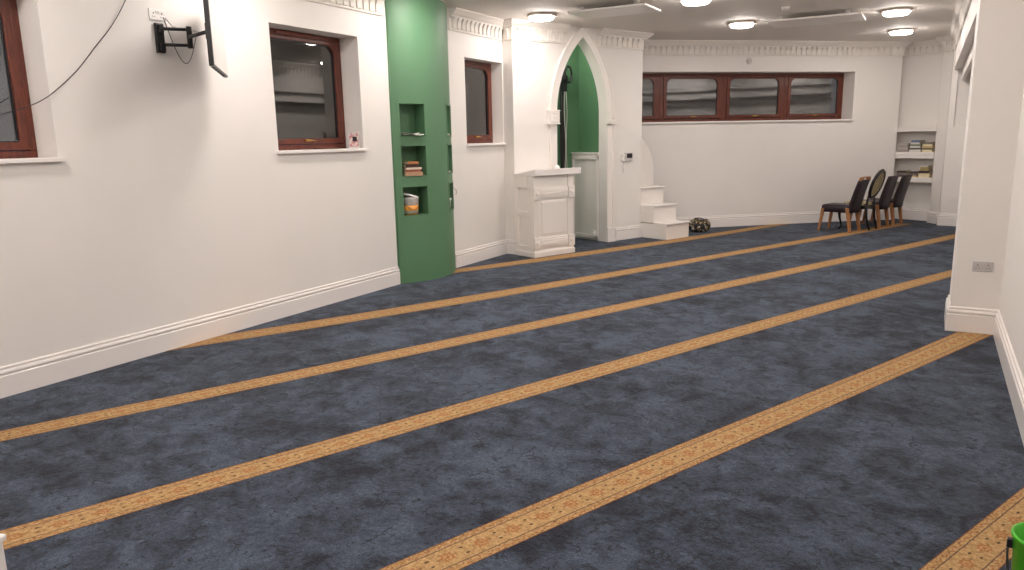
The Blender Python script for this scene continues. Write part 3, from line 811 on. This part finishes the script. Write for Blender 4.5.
# ------------------------------------------------------------------ cables in the recess
tc = S(1.66, .79)
t = thing('cable_bundle', 'thick black cable bundle with coil hanging in the green recess', 'cables', (tc.x, tc.y, 0), A_S)
m = MB()
for k in range(4):
    m.tube([(-.05+k*.022+.010*math.sin(z*2+k*2), -.01-.012*(k % 2), z) for z in [.2+.16*i for i in range(19)]], .012, 8)
m.build('black_cables', M['cable'], t)
m = MB(); m.tube([(.01+.015*math.sin(z*5), -.045, z) for z in [1.1+.08*i for i in range(22)]], .008, 6); m.tube([(.045+.012*math.cos(z*6), -.045, z) for z in [1.1+.08*i for i in range(20)]], .006, 6); m.build('white_cables', M['cable_white'], t)
m = MB()
for r, dy, c in ((.13, 0, 0), (.115, -.015, .01), (.14, -.03, -.01)):
    m.tube([(.06+c+r*.6*math.cos(a*math.pi/12), -.06+dy, 2.72+r*math.sin(a*math.pi/12)) for a in range(25)], .008, 6)
m.build('coil', M['black'], t)
m = MB(); m.lathe([(.002, 0), (.05, 0), (.055, -.03), (.02, -.045), (.002, -.045)], 16, (.0, -.05, 2.66), 'y'); m.box(-.05, .05, -.06, -.02, 2.45, 2.62); m.build('junction_box', M['black_plastic'], t, bevel=.004)

# ------------------------------------------------------------------ intercom on the block
qi = S(2.35, 0)
t = thing('intercom', 'white wall controller with grey screen and handset on the arch wall', 'intercom', (qi.x, qi.y, 1.375), A_S)
m = MB(); m.box(-.055, .125, -.035, 0, -.070, .065); m.build('body', M['grey_plastic'], t, bevel=.004)  # white body coloured grey to stand in for its shadow outline
m = MB(); m.box(-.015, .110, -.039, -.034, -.022, .052); m.build('screen', M['black_plastic'], t)
m = MB(); m.box(-.115, -.06, -.03, 0, -.075, .045); m.box(-.11, -.065, -.045, -.03, .015, .045); m.box(-.11, -.065, -.045, -.03, -.07, -.045); m.build('handset', M['plastic'], t, bevel=.005)
m = MB(); m.tube([(-.07+.012*math.sin(i*1.1), -.012, -.075-.02*i) for i in range(9)]+[(-.085, -.012, -.25)], .005, 6); m.build('cord', M['grey_plastic'], t)

# ------------------------------------------------------------------ steps of the pulpit
t = thing('pulpit_steps', 'white wooden three-step pulpit with pointed back panel beside the arch wall', 'steps', (*S(2.728, -.573), 0), A_S)
SW = .575
for k, (n0, z1) in enumerate(((0, .27), (.283, .555), (.573, .845))):
    m = MB(); m.box(0, SW, n0, .90, (0, .26, .545)[k], z1-.022); m.build('riser', M['satin'], t, bevel=.003)
    m = MB(); m.box(-.0, SW+.012, n0-.026, (.283, .573, .90)[k], z1-.022, z1); m.build('tread', M['gloss'], t, bevel=.006)
m = MB(); pw = SW/2+.03; rr = (pw*pw+.62*.62)/(2*pw)
arc = []
for i in range(11):
    z = .62*i/10; arc.append((rr-math.sqrt(rr*rr-z*z), 1.06+z))
out = [(0, .845)]+arc+[(2*pw-p[0], p[1]) for p in arc[::-1][1:]]+[(2*pw, .845)]
m.prism(out, 'y', .86, .90); m.build('back_panel', M['satin'], t, bevel=.004)

# patterned bag
t = thing('patterned_bag', 'crumpled black and gold patterned bag lying right of the white steps', 'bag', (-3.575, 13.15, 0), .2)
secs = []
for i in range(17):
    u = -1+2*i/16; sx = .20*u; rr = max(.08, (1-abs(u)**3.2))**.5
    ring = []
    for k in range(20):
        a = 2*math.pi*k/20; ca, sa = math.cos(a), math.sin(a)
        y = .12*rr*math.copysign(abs(ca)**.7, ca); z = .115+.112*rr*math.copysign(abs(sa)**.8, sa)
        nz = noise.noise(Vector((u*3.1, ca*2.2, sa*2.4)))*.03
        ring.append((sx+nz*.4, y*(1+nz*4), max(.002, z+nz*(1 if sa > -.5 else 0))))
    secs.append(ring)
m = MB(); m.loft(secs); m.build('body', M['patterned'], t)
m = MB(); m.tube([(-.10, -.02, .20), (-.07, -.05, .25), (.0, -.07, .26), (.07, -.05, .245), (.10, -.02, .20)], .009, 8); m.build('handle', M['black'], t)

# ------------------------------------------------------------------ alcove shelves
aA = math.atan2(aD.y, aD.x); Lsh = (AlB-AlA).length
def A2(s, n): return AlA+aD*s+aN*n
SH = [(.745, .835), (1.19, 1.31), (1.69, 1.795)]
for k, (z0, z1) in enumerate(SH):
    lab = ['lowest thick white shelf in the alcove behind the chairs', 'middle thick white shelf in the alcove, books on top', 'topmost white shelf in the alcove, nothing standing on it'][k]
    t = thing('alcove_shelf', lab, 'shelf', (*AlA, z0), aA, 'white shelves in the alcove')
    m = MB(); m.prism([(.004, 0), (Lsh-.004, 0), (Lsh-.004, AL_D-.003), (-.15, AL_D-.003)], 'z', .012, z1-z0); m.build('board', M['satin'], t, bevel=.003)
    m = MB(); m.box(.002, Lsh-.002, -.014, .0, 0, z1-z0); m.box(.002, Lsh-.002, -.022, -.014, (z1-z0)*.55, (z1-z0)); m.build('lipping', M['gloss'], t, bevel=.003)

bookmats = {}
def bmat(rgb):
    if rgb not in bookmats: bookmats[rgb] = paint('book_cover_%d' % len(bookmats), rgb, .5, .06, 20, 0)
    return bookmats[rgb]
def book(loc, rz, L, D, H, rgb, label, group, tilt=None):
    """lying flat: spine towards local -y"""
    t = thing('book', label, 'book', loc, rz, group)
    if tilt: t.rotation_euler = (tilt[0], tilt[1], rz)
    c = .003
    m = MB(); m.box(-L/2, L/2, 0, D, 0, c); m.box(-L/2, L/2, 0, D, H-c, H); m.box(-L/2, L/2, 0, c, c, H-c); m.build('cover', bmat(rgb), t)
    m = MB(); m.box(-L/2+.004, L/2-.004, c, D-.004, c, H-c); m.build('page_block', M['pages'], t)
    return t
ordn = ['bottom', 'second from bottom', 'third from bottom', 'fourth from bottom', 'fifth from bottom', 'sixth from bottom']
names = {(150, 142, 138): 'grey', (176, 168, 160): 'light grey', (90, 104, 132): 'blue', (210, 206, 200): 'white', (104, 118, 92): 'green', (198, 176, 130): 'tan', (222, 208, 172): 'cream', (60, 46, 44): 'dark brown', (120, 110, 104): 'taupe', (74, 66, 66): 'charcoal', (168, 150, 100): 'khaki', (140, 60, 48): 'red'}
def stack(s, shelf, z, items, where, group):
    for k, (L, D, H, rgb) in enumerate(items):
        p = A2(s+random.uniform(-.006, .006), .02+random.uniform(0, .012))
        book((p.x, p.y, z), aA+random.uniform(-.03, .03), L, D, H, rgb, '%s book, %s of the %s on the %s alcove shelf' % (names[rgb], ordn[k], where, shelf), group)
        z += H+.0005
g1 = 'books lying on the middle alcove shelf'; g2 = 'books lying on the lowest alcove shelf'
gy_, lg, bl_, wh, gn, tn, cr, db, tp_, chc, kh, rd = names.keys()
stack(.13, 'middle', SH[1][1], [(.19, .2, .045, gy_), (.19, .2, .04, lg), (.185, .2, .04, gy_), (.18, .2, .035, lg)], 'left stack', g1)
stack(.352, 'middle', SH[1][1], [(.22, .21, .045, wh), (.22, .21, .03, chc), (.19, .2, .035, wh), (.19, .2, .03, gn), (.16, .19, .035, wh), (.17, .2, .04, bl_)], 'centre stack', g1)
stack(.572, 'middle', SH[1][1], [(.18, .2, .045, cr), (.185, .2, .02, db), (.18, .2, .045, tn), (.175, .19, .03, cr), (.16, .18, .035, tp_)], 'right stack', g1)
stack(.14, 'lowest', SH[0][1], [(.2, .2, .04, chc), (.19, .2, .04, tp_), (.18, .2, .035, db)], 'left stack', g2)
stack(.365, 'lowest', SH[0][1], [(.12, .18, .03, tn), (.12, .18, .045, tp_), (.11, .17, .03, db)], 'small centre stack', g2)
stack(.55, 'lowest', SH[0][1], [(.2, .2, .04, cr), (.2, .2, .04, cr), (.19, .2, .045, db), (.15, .18, .03, kh), (.13, .17, .04, kh), (.15, .17, .025, wh)], 'right stack', g2)

# ------------------------------------------------------------------ things in the green niches
def nfl(ci, yl, off):
    ta, tb = cols[ci]; tm = (ta+tb)/2
    A = Vector(gp(ta, 0)[:2]); B = Vector(gp(tb, 0)[:2]); d = (B-A).normalized(); n_ = Vector((-d.y, d.x))
    return A+d*yl+n_*off, math.atan2(d.y, d.x), (B-A).length
p, a, Ln = nfl(0, .15, .03); z = NZ[1][0]
for k, (L, D, H, rgb, lb) in enumerate([(.22, .2, .045, (176, 140, 110), 'light brown book at bottom of the pile in the middle niche'), (.20, .19, .03, (150, 92, 70), 'reddish brown book second in the pile in the middle niche'), (.21, .19, .022, (214, 200, 180), 'pale book third in the pile in the middle niche'), (.18, .18, .04, (70, 42, 34), 'dark book fourth in the pile in the middle niche'), (.15, .16, .03, (178, 120, 70), 'orange-brown book topmost in the middle niche pile')]):
    pp, aa, _ = nfl(0, .145+.008*(k % 3), .0+.012*(k % 2)-.03*(k == 0)); book((pp.x, pp.y, z), aa+.05*(k-2), L, D, H, rgb, lb, 'books in the middle green niche'); z += H+.0005
p, a, Ln = nfl(0, .14, .02)
t = thing('paper_sheets', 'loose white papers hanging over the edge of the top green niche', 'papers', (p.x, p.y, NZ[2][0]+.001), a)
for k, (dx, rz_, lift) in enumerate(((0, .1, 0), (.03, -.25, .006), (-.02, .3, .012))):
    m = MB(); m.sheet(lambda u, v, dx=dx, rz_=rz_, lift=lift: (*[c for c in rot2(((u-.5)*.24, (v-.35)*.17), rz_)], lift+.003+.012*math.sin(u*5+k)*(1-v)-.028*max(0, .3-v)/.3*0+.004*math.sin(v*6)), 12, 8); o = m.build('sheet', M['paper'], t, solid=.001); o.location = (dx, -.02, .012)
p, a, Ln = nfl(0, .145, .11)
t = thing('plastic_tub', 'white plastic tub with orange base and loose lid in the bottom niche', 'tub', (p.x, p.y, NZ[0][0]), a)
m = MB(); m.lathe([(.004, .001), (.082, .001), (.095, .10), (.098, .10), (.102, .195), (.108, .20), (.108, .212), (.098, .212), (.094, .02), (.004, .02)], 28); m.build('body', M['plastic'], t)
m = MB(); m.lathe([(.070, .002), (.088, .002), (.103, .115), (.070, .115)], 28); o = m.build('label_band', paint('orange_band', (222, 148, 60), .45, .04, 9, 0), t); o['label'] = 'orange lower band'
m = MB(); R3 = Matrix.Translation((-.01, 0, .235)) @ Matrix.Rotation(.28, 4, 'Y'); m.lathe([(.004, .0), (.108, .0), (.110, -.014), (.106, -.014), (.104, .008), (.004, .010)], 28, M4=R3); m.build('lid', M['plastic'], t)
m = MB(); m.tube([(.104*math.cos(a_), -.104*math.sin(a_), .17-.10*math.sin(a_)) for a_ in [math.pi*i/16 for i in range(17)]], .003, 6); m.build('handle', M['black'], t)
for ci, zi, lb in ((1, 2, 'small white paper in the upper niche at the right edge of the column'), (1, 1, 'folded white paper in the middle niche at the right edge of the column'),):
    p, a, Ln = nfl(ci, .13, .02)
    m = MB(); m.sheet(lambda u, v: ((u-.5)*.16, (v-.2)*.14, .004+.02*math.sin(u*4)*(1-v)), 8, 6); o = m.build('paper', M['paper'], solid=.001); o.location = (p.x, p.y, NZ[zi][0]+.004); o.rotation_euler = (0, 0, a); tag(o, lb, 'paper')
p, a, Ln = nfl(1, .13, .04)
t = thing('paper_cup', 'white cup in the lowest niche at the right edge of column', 'cup', (p.x, p.y, NZ[0][0]), a)
m = MB(); m.lathe([(.003, 0), (.032, 0), (.042, .13), (.044, .13), (.044, .137), (.040, .137), (.031, .004), (.003, .004)], 20); m.build('body', M['plastic'], t)
m = MB(); m.lathe([(.045, .137), (.046, .146), (.02, .15), (.003, .15), (.003, .137)], 20); m.build('lid', M['plastic'], t)
m = MB(); zc = 1.10
m.tube([(-5.40, 8.06, 1.10), (-5.385, 8.085, 1.07), (-5.385, 8.10, 1.05), (-5.39, 8.12, 1.07), (-5.40, 8.13, 1.04), (-5.42, 8.145, 1.00)], .005, 6)
tag(m.build('loose_wire', M['cable_white']), 'short pale wire sticking out by the right edge of green column', 'wire')

# ------------------------------------------------------------------ things on the window sills
t = thing('picture_block', 'small clear upright photo block standing on the second window sill', 'photo frame', (XL-.05, 6.425, W2[2]+.003), PIH-.5)
def pic_mat():
    t_ = NT('photo_print'); t_.col(t_.mix(t_.ramp(t_.noise(22, 2, .5, t_.coord()), .45, .55), lin((176, 120, 124)), lin((206, 190, 180)))); t_.set(Roughness=.3); return t_.m
m = MB(); m.box(-.065, .065, 0, .012, .0, .016); m.box(-.065, .065, 0, .012, .164, .18); m.box(-.065, -.052, 0, .012, .016, .164); m.box(.052, .065, 0, .012, .016, .164); m.build('frame', M['grey_plastic'], t, bevel=.002)
m = MB(); m.box(-.052, .052, .003, .009, .016, .164); m.build('print', pic_mat(), t)
m = MB(); m.box(-.015, .035, .001, .003, .075, .125); m.build('dark_figure', M['dark_slot'], t)
m = MB(); m.box(-.03, .03, .012, .05, 0, .008); m.build('stand', M['grey_plastic'], t)
m = MB(); m.prism([(0, 0), (.30, .0), (.29, .018), (.015, .014)], 'y', -.03, .03); o = m.build('wooden_strip', M['dark_wood'], bevel=.003); o.location = (XL-.035, 5.80, W2[2]+.004); o.rotation_euler = (0, 0, PIH)
tag(o, 'thin dark wooden strip lying on the second window sill', 'wood strip')
m = MB(); m.box(-.04, .04, -.025, .025, 0, .085); m.box(-.045, .045, -.03, .03, .085, .095); o = m.build('wooden_block', M['oak'], bevel=.004); o.location = (XL-.10, 8.73, W3[2]+.004)
tag(o, 'small pale wooden block at the left corner of the narrow window sill', 'block')

# ------------------------------------------------------------------ chairs
FC = Vector((-.955, .297)); aC = math.atan2(FC.y, FC.x)      # chair local +x = facing, +y = its left
def leg(m, p0, p1, r0, r1):
    m.loft([[(p[0]+sx*r, p[1]+sy*r, p[2]) for sx, sy in ((-1, -1), (1, -1), (1, 1), (-1, 1))] for p, r in ((p1, r1), (p0, r0))], smooth=False)
def leather_chair(label, loc, crest):
    t = thing('dining_chair', label, 'chair', (*loc, 0), aC, 'dining chairs by the bookshelf alcove')
    W_, D_ = .425, .41
    for sy in (-1, 1):
        m = MB(); leg(m, (D_/2+.02, sy*(W_/2-.025), .40), (D_/2+.075, sy*(W_/2-.01), 0), .027, .017); m.build('leg', M['oak'], t, bevel=.003)
        m = MB(); leg(m, (-D_/2+.005, sy*(W_/2-.025), .42), (-D_/2-.06, sy*(W_/2-.015), 0), .032, .021); m.build('leg', M['oak'], t, bevel=.003)
    m = MB()
    def rr(x0, x1, y0, y1, z, r=.03, n=4):
        out = []
        for cx, cy, a0 in ((x1-r, y0+r, -90), (x1-r, y1-r, 0), (x0+r, y1-r, 90), (x0+r, y0+r, 180)):
            for i in range(n+1):
                a = math.radians(a0+90*i/n); out.append((cx+r*math.cos(a), cy+r*math.sin(a), z))
        return out
    x0, x1, y = -D_/2-.01, D_/2+.05, W_/2
    m.loft([rr(x0, x1, -y+.01, y-.01, .338), rr(x0, x1, -y, y, .350), rr(x0, x1, -y, y, .44), rr(x0+.01, x1-.012, -y+.012, y-.012, .462), rr(x0+.05, x1-.05, -y+.05, y-.05, .472)])
    m.build('seat', M['leather'], t)
    # curved upholstered back, thick shell from the seat rail up
    top = .90 if crest else .925
    secs = []
    for i in range(11):
        u = i/10; z = .335+(top-.335)*u; xc = -D_/2-.015-.02*math.sin(u*math.pi)-.15*u**1.8+.0
        hw = (W_/2)*(1-.03*u) ; th = .047*(1-.35*u)
        ring = []
        for k in range(24):
            a = 2*math.pi*k/24; cx, sx = math.cos(a), math.sin(a)
            yy = hw*math.copysign(abs(cx)**.35, cx); bow = -.02*(1-(yy/hw)**2)
            ring.append((xc+th*math.copysign(abs(sx)**.6, sx)+bow, yy, z))
        secs.append(ring)
    m = MB(); m.loft(secs); m.build('backrest', M['leather'], t)
    if crest:
        m = MB(); xt = -D_/2-.015-.15-.01
        def cr_ring(x, hole=False):
            pass
        n = 9
        y0 = W_/2-.006
        outer = [(-y0, .885), (y0, .885), (y0, .945), (.10, .952), (-.10, .952), (-y0, .945)]
        inner = [(-.075, .905), (.075, .905), (.085, .915), (.06, .932), (-.06, .932), (-.085, .915)]
        m.ring(outer, inner, 'x', xt-.018, xt+.014)
        m.build('crest_rail', M['oak'], t, bevel=.003)
    return t
def oval_chair(label, loc):
    t = thing('oval_back_chair', label, 'chair', (*loc, 0), aC)
    W_, D_ = .425, .41
    for sy in (-1, 1):
        m = MB(); m.tube([(D_/2+.0, sy*(W_/2-.03), .42), (D_/2+.045, sy*(W_/2-.01), .34), (D_/2+.03, sy*(W_/2-.02), .20), (D_/2+.0, sy*(W_/2-.03), .07), (D_/2+.025, sy*(W_/2-.025), .015), (D_/2+.045, sy*(W_/2-.025), .0)], [.03, .032, .02, .014, .018, .016], 8); m.build('leg', M['ebony'], t)
        m = MB(); m.tube([(-D_/2-.01, sy*(W_/2-.09), .60), (-D_/2, sy*(W_/2-.04), .42), (-D_/2-.02, sy*(W_/2-.04), .2), (-D_/2-.075, sy*(W_/2-.05), 0)], [.017, .023, .02, .016], 8); m.build('leg', M['ebony'], t)
    m = MB(); m.box(-D_/2-.01, D_/2+.03, -W_/2, W_/2, .37, .43); m.build('seat_rail', M['ebony'], t, bevel=.012)
    m = MB()
    sec = []
    for z, k in ((.43, 1), (.455, 1.0), (.475, .93), (.488, .7)):
        sec.append([(.01+(D_/2+.01)*k*math.copysign(abs(math.cos(a))**.6, math.cos(a)), (W_/2-.012)*k*math.copysign(abs(math.sin(a))**.6, math.sin(a)), z) for a in [2*math.pi*i/24 for i in range(24)]])
    m.loft(sec); m.build('seat', M['striped'], t)
    # oval back, leaning rearward
    cz, rz_, ry = .80, .235, .215
    X = lambda z: -D_/2-.01-.16*max(0, (z-.55))/.5
    m = MB(); m.tube([(X(cz+rz_*math.sin(a)), ry*math.cos(a), cz+rz_*math.sin(a)) for a in [2*math.pi*i/40 for i in range(41)]], .027, 10); m.tube([(X(1.03)-.0, -.06, 1.035), (X(1.05), 0, 1.055), (X(1.03), .06, 1.035)], [.006, .016, .006], 8); m.build('back_frame', M['ebony'], t)
    m = MB()
    for sgn in (1,):
        secs = []
        for k, off in ((.99, -.014), (1.0, -.006), (1.0, .006), (.97, .018), (.7, .026)):
            secs.append([(X(cz+rz_*math.sin(a)*.88*k)+off, ry*.88*k*math.cos(a), cz+rz_*math.sin(a)*.88*k) for a in [2*math.pi*i/32 for i in range(32)]])
        m.loft(secs)
    m.build('back_pad', M['striped'], t)
    m = MB(); m.tube([(-D_/2-.005, -.13, .585), (-D_/2-.005, 0, .56), (-D_/2-.005, .13, .585)], .014, 8); m.build('lower_rail', M['ebony'], t)
    return t
sideC = Vector((-FC.y, FC.x))   # chair local +y (its left hand = towards camera)
def cpos(nb):  # near back foot -> chair centre
    nb = Vector(nb); return nb+FC*(.22+.06)-sideC*.195*1
# near side is chair's left or right?
near = sideC if sideC.dot(Vector((.9, -14))) > 0 else -sideC
def cpos(nb): nb = Vector(nb); return nb+FC*.28-near*.195
leather_chair('dark brown leather dining chair with oak crest rail, leftmost of the four', cpos((-1.155, 13.93)), True)
oval_chair('black framed chair with oval striped back, between brown leather chairs', cpos((-.908, 14.34)))
leather_chair('plain dark leather dining chair directly right of the oval-backed chair', cpos((-.745, 14.77)), False)
leather_chair('plain dark leather dining chair at the right end, nearest the bookshelves', cpos((-.54, 15.22)), False)

# ------------------------------------------------------------------ near foreground things
t = thing('bucket', 'bright green bucket at the bottom right corner of the picture', 'bucket', (.440, 2.885, 0))
m = MB(); RB = .105
m.lathe([(.004, .002), (.080, .002), (.085, .02), (RB-.005, .322), (RB-.001, .324), (RB+.003, .332), (RB, .340), (RB-.008, .337), (.080, .016), (.004, .012)], 40); m.build('body', M['bucket'], t)
for a in (math.radians(172), math.radians(-8)):
    m = MB(); R3 = Matrix.Rotation(a, 4, 'Z'); m.box(RB-.008, RB+.010, -.012, .012, .270, .302, R3); m.build('handle_lug', M['black_plastic'], t, bevel=.003)
m = MB(); m.tube([((RB+.006)*math.cos(math.radians(172)+math.pi*i/20), (RB+.006)*math.sin(math.radians(172)+math.pi*i/20), .285-.20*math.sin(math.pi*i/20)) for i in range(21)], .004, 8); m.build('handle', M['black'], t)
t = thing('storage_box', 'corner of a white box at the bottom left edge of the picture', 'box', (-2.985, 1.295, 0), math.radians(24))
m = MB(); m.box(-.4, .0, -.3, .0, 0, .235); m.build('body', M['plastic'], t, bevel=.006)
m = MB(); m.box(-.41, .01, -.31, .01, .235, .26); m.build('lid', M['plastic'], t, bevel=.006)
